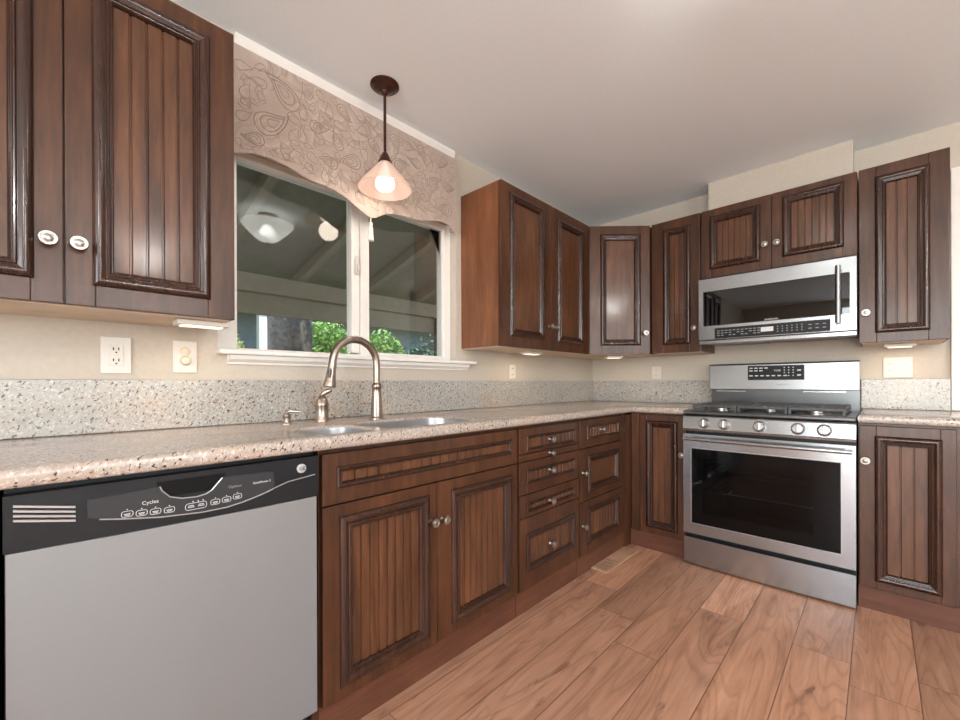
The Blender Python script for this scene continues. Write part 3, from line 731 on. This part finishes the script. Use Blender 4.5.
# ------------------------------------------------------------------ ceiling lights
def ceiling_lamp(label, loc, power, d=.19):
    t = thing('ceiling_light', label, 'ceiling light', loc, 0)
    bm = BM(); lathe(bm, [(.07, -.001), (.07, -.015), (.03, -.03), (.01, -.035), (.01, -.08)], 28); obj('ceiling_plate', bm, M['bronze'], t, True)
    bm = BM(); lathe(bm, [(d, -.07), (d + .004, -.074), (d * .86, -.11), (d * .6, -.16), (d * .36, -.20), (d * .1, -.217), (.0, -.218)], 40, caps=False); obj('glass_bowl', bm, M['bowl'], t, True)
    bm = BM(); lathe(bm, [(.014, -.217), (.012, -.23), (.0, -.24)], 16); obj('finial', bm, M['bronze'], t, True)
    l = light('POINT', 'lamp', (0, 0, -.13), power, (1, .97, .93), radius=.05); l.parent = t
    return t
ceiling_lamp('white glass bowl ceiling light above the middle of the kitchen', (1.55, -2.05, CZ), 5)
ceiling_lamp('added unseen white glass bowl ceiling light behind the camera', (2.9, -4.3, CZ), 150)  # extra bowl lamp out of view, added to light the room
ceiling_lamp('added unseen white glass bowl ceiling light near the right wall', (3.9, -2.6, CZ), 140)  # another unseen bowl lamp, added to brighten the room

# ------------------------------------------------------------------ dishwasher (front plane x = .622)
Y0 = -3.331; W = -2.735 - Y0; D = .622
t = thing('dishwasher', 'stainless dishwasher with a black control panel below the counter', 'dishwasher', (0, Y0, 0), RW)
def lx(y): return y - Y0
bx('body', M['black'], t, .0, W, -.59, -.03, .10, .868)
bx('toe_panel', M['black'], t, .002, W - .002, -.55, -.53, .002, .10)
bm = BM()
zt = [(0, .752), (W * .25, .748), (W * .5, .7455), (W * .75, .744), (W, .744)]
prism(bm, [(.003, .128), (W - .005, .128)] + [(x if 0 < x < W else (.003 if x == 0 else W - .005), z) for x, z in zt[::-1]], -D, -.592)
obj('door_panel', bm, M['dw_steel'], t)
bm = BM(); prism(bm, [(.0, zt[0][1] + .002)] + [(x, z + .002) for x, z in zt[1:]] + [(W, .860), (0, .860)], -D - .002, -.592); cp = obj('control_panel', bm, M['black'], t)
con = [(-3.218, .832), (-3.218, .797), (-3.20, .789), (-3.168, .782), (-3.1, .770), (-3.02, .763), (-2.97, .7635), (-2.932, .769), (-2.89, .779), (-2.859, .789), (-2.856, .80), (-2.859, .833), (-2.87, .836), (-2.96, .838), (-2.978, .838)]
con += [(-3.0, .812), (-3.012, .805), (-3.03, .802), (-3.06, .804), (-3.082, .812), (-3.096, .828), (-3.10, .838)]
bm = BM(); prism(bm, [(lx(y), z) for y, z in con], -D - .006, -D - .001); cs = obj('console', bm, M['grey_black'], cp)
bm = BM(); tube(bm, [(lx(y), -D - .0065, z) for y, z in con[2:10]], .0016, 6); tube(bm, [(lx(y), -D - .0065, z) for y, z in con[14:]], .0016, 6)
tube(bm, [(lx(-2.859), -D - .0045, .789), (lx(-2.82), -D - .003, .800), (lx(-2.745), -D - .002, .808)], .0014, 6); obj('console_edge', bm, M['silver_trim'], cp, True)
bm = BM()
box(bm, lx(-3.105), lx(-2.97), -D - .003, -D - .0005, .812, .848); obj('handle_recess', bm, M['recess'], cp)
bm = BM()
for z in (.841, .832, .823, .814): prism(bm, [(lx(-3.318), z - .002), (lx(-3.235), z - .021), (lx(-3.235), z - .017), (lx(-3.318), z + .002)], -D - .007, -D - .001)
obj('vent_grille', bm, M['silver_trim'], cp)
bm = BM(); lathe(bm, [(.0125, .001), (.0125, .006), (.010, .008), (.001, .008)], 28, '-Y', (lx(-2.784), -D, .831)); lg = obj('round_badge', bm, M['badge'], cp, True)
text('lettering', 'GE', .014, M['dark_slot'], cp, (lx(-2.784), -D - .0085, .831))
text('lettering', 'Cycles', .011, M['print'], cp, (lx(-3.117), -D - .0066, .807))
text('lettering', 'Options', .009, M['print_grey'], cp, (lx(-2.95), -D - .0066, .812))
text('lettering', 'QuietPower 3', .0075, M['print'], cp, (lx(-2.888), -D - .0066, .812))
def rr_ring(bm, cx, cz, w_, h_, y, th=.0009):
    pts = rrect(cx - w_ / 2, cx + w_ / 2, cz - h_ / 2, cz + h_ / 2, min(w_, h_) * .35, 3); pts.append(pts[0]); tube(bm, [(x, y, z) for x, z in pts], th * .7, 5)
bm = BM()
for y, z in ((-3.156, .790), (-3.132, .787), (-3.108, .785), (-3.083, .783), (-2.993, .782), (-2.969, .783), (-2.945, .786)):
    rr_ring(bm, lx(y), z, .019, .012, -D - .0066); box(bm, lx(y) - .0055, lx(y) + .0055, -D - .0068, -D - .006, z - .0008, z + .0008); box(bm, lx(y) - .0045, lx(y) + .0045, -D - .0068, -D - .006, z - .0036, z - .0022)
    box(bm, lx(y) - .001, lx(y) + .001, -D - .0068, -D - .006, z + .0085, z + .0105)
rr_ring(bm, lx(-3.032), .781, .042, .015, -D - .0066)
for dx_ in (-.01, .01): box(bm, lx(-3.032) + dx_ - .0065, lx(-3.032) + dx_ + .0065, -D - .0068, -D - .006, .779, .7805); box(bm, lx(-3.032) + dx_ - .0055, lx(-3.032) + dx_ + .0055, -D - .0068, -D - .006, .7825, .784)
for dx_ in (-.006, .004, .014): box(bm, lx(-3.032) + dx_ - .001, lx(-3.032) + dx_ + .001, -D - .0068, -D - .006, .790, .7935)
obj('button_outline', bm, M['print'], cp)

# ------------------------------------------------------------------ stove
SX0, SX1 = .9555, 1.7125; SW = SX1 - SX0
t = thing('gas_range', 'stainless steel freestanding gas stove with five front knobs', 'stove', (SX0, 0, 0))
F = .677
bm = BM(); box(bm, 0, .012, -.63, -.03, .02, .885); box(bm, SW - .012, SW, -.63, -.03, .02, .885); box(bm, .012, SW - .012, -.05, -.03, .02, .885)
box(bm, .012, SW - .012, -.63, -.05, .02, .2); box(bm, .012, .07, -.63, -.05, .2, .885); box(bm, SW - .07, SW - .012, -.63, -.05, .2, .885); box(bm, .07, SW - .07, -.63, -.05, .74, .885)
obj('body', bm, M['black'], t)
for x in (.04, SW - .04):
    bm = BM(); lathe(bm, [(.018, .001), (.018, .02)], 12, 'Z', (x, -.58, 0)); obj('foot', bm, M['black'], t)
def bowed(x0, x1, z0, z1, y, th, bow, n=10, bev=0):
    """front panel slightly bowed towards the room"""
    bm = BM(); pts = []
    for i in range(n + 1):
        s = i / n; pts.append((x0 + (x1 - x0) * s, -(y + bow * (1 - (2 * s - 1) ** 2))))
    pts = pts + [(x1, -(y - th)), (x0, -(y - th))]
    extrude_z(bm, pts, z0, z1); return bm
obj('storage_drawer', bowed(.002, SW - .002, .012, .163, F - .008, .03, .008), M['steel'], t, True)
# door as a frame around the glass
wx0, wx1, wz0, wz1 = .046, .703, .252, .684
bm = BM()
for a in ((.001, wx0, .189, .768), (wx1, SW - .001, .189, .768), (wx0, wx1, .189, wz0), (wx0, wx1, wz1, .768)):
    box(bm, a[0], a[1], -F, -F + .045, a[2], a[3])
dr = obj('oven_door', bm, M['steel'], t)
bm = BM(); box(bm, wx0 - .004, wx1 + .004, -F - .002, -F + .001, wz0 - .004, wz0); box(bm, wx0 - .004, wx1 + .004, -F - .002, -F + .001, wz1, wz1 + .004)
box(bm, wx0 - .004, wx0, -F - .002, -F + .001, wz0, wz1); box(bm, wx1, wx1 + .004, -F - .002, -F + .001, wz0, wz1); obj('window_trim', bm, M['silver_trim'], dr)
bm = BM(); box(bm, wx0, wx1, -F + .001, -F + .005, wz0, wz1); obj('oven_window', bm, M['oven_glass'], dr)
bm = BM(); box(bm, wx0, wx1, -F + .012, -F + .016, wz0, .315); box(bm, wx0, wx1, -F + .012, -F + .016, .62, wz1); box(bm, wx0, .1, -F + .012, -F + .016, .315, .62); box(bm, .60, wx1, -F + .012, -F + .016, .315, .62); obj('inner_window_mask', bm, M['black'], dr)
bm = BM(); tube(bm, [(.012, -F - .04, .742), (SW / 2, -F - .05, .742), (SW - .012, -F - .04, .742)], .0105, 14)
for x in (.03, SW - .03): box(bm, x - .012, x + .012, -F - .042, -F + .001, .733, .751, bev=.004)
obj('door_handle', bm, M['steel'], dr, True)
for z in (.43, .56):
    bm = BM()
    for y in (-.60, -.08): tube(bm, [(.075, y, z), (SW - .075, y, z)], .003, 6)
    for i in range(15): x = .09 + i * (SW - .18) / 14; tube(bm, [(x, -.60, z), (x, -.08, z)], .0018, 5)
    obj('oven_rack', bm, M['steel'], t, True)
# control panel, slanted
bm = BM()
vsn = []
n = 12
for x in (0, SW):
    vsn.append([bm.verts.new(p) for p in ((x, -F - .002, .786), (x, -F - .006, .80), (x, -F + .004, .866), (x, -F + .012, .876), (x, -.62, .880), (x, -.62, .786))])
for i in range(6): bm.faces.new((vsn[0][i], vsn[0][(i + 1) % 6], vsn[1][(i + 1) % 6], vsn[1][i]))
bm.faces.new(vsn[0][::-1]); bm.faces.new(vsn[1]); pn = obj('control_panel', bm, M['steel'], t)
for i, x in enumerate((1.071, 1.171, 1.336, 1.498, 1.600)):
    bm = BM()
    lathe(bm, [(.027, .0), (.0275, .006), (.024, .009), (.0225, .028), (.0205, .033), (.001, .0335)], 28, '-Y', (0, 0, 0))
    k = obj('knob', bm, M['nickel'], t, True, (x - SX0, -F - .001, .8325), (math.radians(-8), 0, 0))
    bm = BM(); box(bm, -.0045, .0045, -.042, -.030, -.0185, .0185, bev=.002); gk = obj('knob_grip', bm, M['steel'], k)
    if i > 2: gk.rotation_euler = (0, 0, 0)
    bm = BM(); lathe(bm, [(.030, -.002), (.030, .0025), (.026, .003)], 28, '-Y'); obj('knob_ring', bm, M['dark_steel'], k, True)
# cooktop
bm = BM(); box(bm, .0, SW, -F + .004, -.085, .880, .899, bev=.006); box(bm, .03, SW - .03, -F + .03, -.1, .897, .901, bev=.001); ck = obj('cooktop', bm, M['dark_steel'], t)
for x, y, r in ((.16, -.50, .045), (.16, -.24, .038), (SW / 2, -.37, .05), (SW - .16, -.50, .05), (SW - .16, -.24, .035)):
    bm = BM(); lathe(bm, [(r + .012, 0), (r + .012, .004), (r, .007), (r, .014)], 24, 'Z', (x, y, .901)); bn = obj('burner', bm, M['nickel'], ck, True)
    bm = BM(); lathe(bm, [(r * .9, .0145), (r * .9, .022), (r * .75, .024), (.001, .024)], 24, 'Z', (x, y, .901)); obj('burner_cap', bm, M['iron'], bn, True)
g3 = (SW - .07) / 3
for i in range(3):
    x0 = .035 + i * g3 + .002; x1 = x0 + g3 - .004; zt_ = .938; bm = BM()
    y0, y1 = -.625, -.13; s = .0065
    for (xa, xb, ya, yb) in ((x0, x1, y0, y0 + 2 * s), (x0, x1, y1 - 2 * s, y1), (x0, x0 + 2 * s, y0 + .013, y1 - .013), (x1 - 2 * s, x1, y0 + .013, y1 - .013), ((x0 + x1) / 2 - s, (x0 + x1) / 2 + s, y0 + .013, y1 - .013)):
        box(bm, xa, xb, ya, yb, zt_ - .016, zt_, bev=.003)
    for yy in (-.50, -.375, -.25):
        box(bm, x0 + .013, x1 - .013, yy - s, yy + s, zt_ - .014, zt_ + .001, bev=.003)
    for xx in (x0 + s, x1 - s):
        for yy in (y0 + s, y1 - s, -.375): box(bm, xx - s, xx + s, yy - s * 1.4, yy + s * 1.4, .9015, zt_ - .012, bev=.002)
    obj('grate', bm, M['iron'], t)
# backguard
bm = BM(); box(bm, 0, SW, -.082, -.028, .886, 1.02); obj('rear_vent_panel', bm, M['dark_steel'], t)
bm = BM(); box(bm, -.01, SW + .0, -.105, -.028, 1.018, 1.183, bev=.004); bg = obj('backguard', bm, M['steel'], t)
bx('backguard_cap', M['black'], bg, -.01, SW, -.104, -.028, 1.184, 1.189)
bm = BM(); box(bm, .218, .510, -.108, -.104, 1.081, 1.172, bev=.001); dp = obj('display_panel', bm, M['black'], bg)
bm = BM()
for r_, z in enumerate((1.157, 1.140, 1.108)):
    for i in range((4, 3, 7)[r_]): x = .236 + i * (.027 if r_ < 2 else .030); box(bm, x - .009, x + .009, -.1092, -.1075, z - .0035, z + .0035)
for i in range(3):
    for z in (1.158, 1.142, 1.126, 1.108): box(bm, .412 + i * .022 - .003, .412 + i * .022 + .003, -.1092, -.1075, z - .0025, z + .0025)
for z in (1.140, 1.110): box(bm, .476, .494, -.1092, -.1075, z - .004, z + .004)
obj('display_printing', bm, M['print'], dp)
text('display_digits', '12:08', .016, M['print'], dp, (.375, -.1085, 1.140))
text('lettering', 'SAMSUNG', .013, M['print_grey'], bg, (.40, -.1056, 1.052))
bm = BM()
for x0, x1 in ((.03, .2), (.50, .70)): box(bm, x0, x1, -.092, -.083, 1.003, 1.013, bev=.002)
obj('vent_strip', bm, M['steel'], bg)

# ------------------------------------------------------------------ microwave
MX0, MX1 = .9605, 1.7095; MW = MX1 - MX0; MF = .40
t = thing('microwave', 'stainless over-the-range microwave with a vertical bar handle', 'microwave', (MX0, 0, 0))
bm = BM(); box(bm, .001, MW - .001, -.345, -.006, 1.335, 1.735); obj('body', bm, M['black'], t)
bm = BM(); box(bm, 0, MW, -MF, -.347, 1.333, 1.716, bev=.003); 
dr = obj('door', bm, M['steel'], t)
bm = BM(); box(bm, 0, MW, -MF + .01, -.347, 1.306, 1.331, bev=.004); obj('lower_lip', bm, M['steel'], t)
bm = BM(); box(bm, .002, MW - .002, -.344, -.05, 1.318, 1.333); 
bp = obj('bottom_panel', bm, M['dark_steel'], t)
for x0 in (.09, .42): bx('grease_filter', M['grey_black'], bp, x0, x0 + .24, -.3, -.1, 1.312, 1.318)
gx0, gx1 = .030, .722
bm = BM()
o_ = [(gx0, 1.43), (gx1 - .002, 1.413), (gx1, 1.632), (gx1 - .004, 1.636), (gx0 + .004, 1.636), (gx0, 1.63)]
o_ = rrect(gx0, gx1, 1.420, 1.636, .006, 3)
prism(bm, o_, -MF - .003, -MF - .0005); obj('door_glass', bm, M['mw_glass'], dr)
bm = BM(); box(bm, .094, .645, -MF - .0025, -MF - .0005, 1.338, 1.402, bev=.001); dp = obj('control_strip', bm, M['black'], dr)
bm = BM()
for z in (1.384, 1.370, 1.356):
    for i in range(11):
        if z == 1.356 and i % 3 == 2: continue
        x = .115 + i * .021
        if z == 1.370 and i in (4, 7): continue
        box(bm, x - .007, x + .007, -MF - .0034, -MF - .002, z - .0025, z + .0025)
for i in range(6):
    for z in (1.384, 1.370, 1.356): box(bm, .415 + i * .022 - .003, .415 + i * .022 + .003, -MF - .0034, -MF - .002, z - .0025, z + .0025)
for x in (.56, .59, .62):
    for z in (1.380, 1.360): box(bm, x - .007, x + .007, -MF - .0034, -MF - .002, z - .002, z + .002)
obj('strip_printing', bm, M['print_grey'], dp)
bm = BM(); box(bm, .335, .395, -MF - .0034, -MF - .002, 1.360, 1.386); obj('clock_display', bm, M['print'], dp)
text('lettering', 'SAMSUNG', .014, M['print'], dr, (.385, -MF - .0035, 1.4285))
bm = BM(); hx = .677
tube(bm, [(hx, -MF - .045, 1.372), (hx, -MF - .045, 1.668)], .0115, 16)
for z in (1.40, 1.64): tube(bm, [(hx, -MF - .045, z), (hx, -MF + .002, z)], .008, 12)
obj('door_handle', bm, M['bar_steel'], dr, True)

# ------------------------------------------------------------------ floor register
t = thing('floor_register', 'light oak floor vent by the cabinets near the corner', 'floor vent', (.637, -.90, .001))
bm = BM()
for a in ((-.054, .054, -.215, -.19), (-.054, .054, -.02, .215), (-.054, -.038, -.19, -.02), (.038, .054, -.19, -.02)): box(bm, *a, 0, .006, bev=.0015)
M['vent'] = wood('light_oak', (.40, .23, .14), (.50, .30, .19), (.58, .37, .25), .4, False, .1)
obj('frame', bm, M['vent'], t)
bm = BM()
for i in range(7): x = -.033 + i * .011; box(bm, x - .0022, x + .0022, -.19, -.02, .001, .005)
for y in (-.15, -.105, -.06): box(bm, -.038, .038, y - .003, y + .003, .001, .005)
obj('slats', bm, M['vent'], t)
bx('dark_duct', M['dark_slot'], t, -.038, .038, -.19, -.02, -.0005, .0008)

# ------------------------------------------------------------------ outside: patio cover
HX = -4.0
t = thing('patio_cover', 'olive painted patio roof with rafters and a heavy beam outside the window', 'patio roof', (HX, 0, 0))
bm = BM(); box(bm, -.07, .07, -6, 7, 2.245, 2.47, bev=.004); obj('beam', bm, M['patio_paint'], t)
bm = BM(); box(bm, -.09, -.03, -6, 7, 1.975, 2.244, bev=.004); obj('fascia_board', bm, M['patio_paint'], t)
sl = .25
def roofz(x): return 2.50 + (x - 0) * sl
bm = BM()
x1 = -.13 - HX
vv = [(-.9, roofz(-.9) + .13), (x1, roofz(x1) + .13), (x1, roofz(x1) + .16), (-.9, roofz(-.9) + .16)]
prism(bm, vv, -6, 7); obj('roof_deck', bm, M['patio_board'], t)
yy = -4.9
while yy < 6.6:
    bm = BM(); prism(bm, [(-.85, roofz(-.85) - .02), (x1, roofz(x1) - .02), (x1, roofz(x1) + .129), (-.85, roofz(-.85) + .129)], yy - .045, yy + .045)
    obj('rafter', bm, M['patio_paint'], t); yy += 1.02
for y in (-5.5, 1.665, 6.0):
    bm = BM(); box(bm, -.05, .05, y - .06, y + .06, -.05, 2.244); obj('post', bm, M['post'], t)
bm = BM(); lathe(bm, [(.12, -.015), (.13, 0), (.12, .015), (.001, .018)], 24, 'X', (HX + .25, 1.80, 1.93)); 
tube(bm, [(HX + .24, 1.80, 1.93), (HX + .06, 1.7, 1.93)], .012, 8); tag(obj('wall_thermometer', bm, M['concrete'], None, True), 'small round pale disc mounted on the dark patio post', 'disc')
bm = BM(); box(bm, -4.4, -.13, -7, 7.5, -.14, -.06); struct('patio_slab', bm, M['concrete'])
bm = BM(); box(bm, -30, -4.4, -25, 30, -.2, -.1); struct('lawn', bm, M['grass'])

def shrub(label, c, rad, n, mat, seed, group='shrubs in the garden', sz=.09):
    rnd = random.Random(seed); t = thing('shrub', label, 'shrub', (c[0], c[1], -.1), 0, group); bm = BM()
    lobes = [(0, 0, rad[2] * .9, 1)] + [(rnd.uniform(-.6, .6) * rad[0], rnd.uniform(-.5, .5) * rad[1], rnd.uniform(.7, 1.35) * rad[2], rnd.uniform(.35, .6)) for _ in range(9)]
    for i in range(n):
        lo = rnd.choice(lobes); u = rnd.uniform(-1, 1); a_ = rnd.uniform(0, 2 * PI); q_ = math.sqrt(1 - u * u); r_ = rnd.uniform(.75, 1.03)
        p = Vector((lo[0] + rad[0] * lo[3] * q_ * math.cos(a_) * r_, lo[1] + rad[1] * lo[3] * q_ * math.sin(a_) * r_, lo[2] + rad[2] * lo[3] * u * r_))
        if p.z < .02: continue
        d = Vector((rnd.gauss(0, 1), rnd.gauss(0, 1), rnd.gauss(.4, .6))).normalized(); s_ = d.cross(Vector((rnd.gauss(0, 1), rnd.gauss(0, 1), rnd.gauss(0, 1)))).normalized()
        L2 = sz * rnd.uniform(.6, 1.5); vs_ = [bm.verts.new(p - d * L2 * .5), bm.verts.new(p + s_ * L2 * .22), bm.verts.new(p + d * L2 * .5), bm.verts.new(p - s_ * L2 * .22)]
        bm.faces.new(vs_)
    obj('foliage', bm, mat, t)
    bm = BM()
    for k in range(5): a_ = k * 1.3; tube(bm, [(0, 0, 0), (.3 * rad[0] * math.cos(a_), .3 * rad[1] * math.sin(a_), rad[2] * .8), (.5 * rad[0] * math.cos(a_), .5 * rad[1] * math.sin(a_), rad[2] * 1.4)], [.04, .03, .01], 6)
    obj('stems', bm, M['bark'], t)
shrub('bright green juniper directly right of the tree trunk outside the left pane', (-7.2, 1.1, 0), (.6, .72, 1.45), 17000, M['leaf'], 1, sz=.12)
shrub('bright green juniper seen low in the right window pane', (-6.9, 4.35, 0), (.6, 1.0, 1.10), 18000, M['leaf'], 2, sz=.12)
shrub('bright green juniper behind the faucet arch', (-7.2, 2.55, 0), (.6, .55, 1.33), 14000, M['leaf'], 3, sz=.12)
shrub('olive green low bush left of the tree trunk', (-7.7, -.70, 0), (.6, .55, .93), 12000, M['leaf_olive'], 4, sz=.11)
shrub('pale olive bush at the far left of the left pane', (-9.5, -.35, 0), (.5, .60, 1.35), 7000, M['leaf_olive'], 5, sz=.11)
shrub('tall dark green shrub far behind the right pane', (-10.3, 7.2, 0), (.9, 1.8, 1.7), 9000, M['leaf_dark'], 6, sz=.16)
shrub('dark green shrub far behind the left pane', (-10.3, 2.6, 0), (.9, 1.3, 1.6), 7000, M['leaf_dark'], 7, sz=.14)
t = thing('tree', 'thick grey tree trunk outside the left window pane', 'tree', (-6.0, -.25, -.1))
bm = BM(); rnd = random.Random(3); rs = []
for i in range(15):
    z = i * .3; ring_ = []; r0 = .42 - .028 * min(z, 4.2) + (.12 * max(0, 1 - z) if z < 1 else 0)
    for k in range(26):
        a_ = 2 * PI * k / 26; rr = r0 * (1 + .05 * math.sin(5 * a_ + z * 1.2) + .03 * math.sin(11 * a_ - z * 2) + rnd.uniform(-.015, .015))
        ring_.append(bm.verts.new((rr * math.cos(a_), rr * math.sin(a_) + .035 * z, z)))
    rs.append(ring_)
for a, b in zip(rs, rs[1:]):
    for k in range(26): bm.faces.new((a[k], a[(k + 1) % 26], b[(k + 1) % 26], b[k]))
bm.faces.new(rs[-1]); obj('trunk', bm, M['bark'], t, True)
bm = BM(); rnd = random.Random(9)
for i in range(9000):
    u = rnd.uniform(-1, 1); a_ = rnd.uniform(0, 2 * PI); q_ = math.sqrt(1 - u * u); r_ = rnd.uniform(.5, 1.0)
    p = Vector((.8 + 2.0 * q_ * math.cos(a_) * r_, .8 + 2.4 * q_ * math.sin(a_) * r_, 5.4 + 1.5 * u * r_)); d = Vector((rnd.gauss(0, 1), rnd.gauss(0, 1), rnd.gauss(0, 1))).normalized(); s_ = d.orthogonal().normalized()
    bm.faces.new([bm.verts.new(p - d * .08), bm.verts.new(p + s_ * .04), bm.verts.new(p + d * .08), bm.verts.new(p - s_ * .04)])
obj('crown', bm, M['leaf_dark'], t)
t = thing('neighbour_house', 'blue-grey neighbouring house with a white column seen through the left pane', 'house', (-13, 0, -.1))
bm = BM(); box(bm, -4, 0, -9, 12, 0, 3.5); obj('wall', bm, M['stucco'], t)
bm = BM(); box(bm, -4.5, .9, -9.5, 12.5, 3.5, 3.65); v_ = [(-4.5, 3.65), (.9, 3.65), (-1.8, 5.0)]; prism(bm, v_, -9.5, 12.5); obj('roof', bm, M['roofing'], t)
for y in (-3.5, 1.46): bm = BM(); box(bm, .55, .8, y - .12, y + .12, 0, 3.5, bev=.01); obj('column', bm, M['white'], t)
for y in (-2.6, 2.55): 
    bm = BM(); box(bm, 0, .05, y - .6, y + .6, 1.0, 2.3); wd = obj('window', bm, M['white'], t); bx('pane', M['mw_glass'], wd, .05, .06, y - .53, y + .53, 1.07, 2.23)
bm = BM(); box(bm, 0, .05, 4.2, 5.1, 0, 2.1); obj('door', bm, M['bronze'], t)
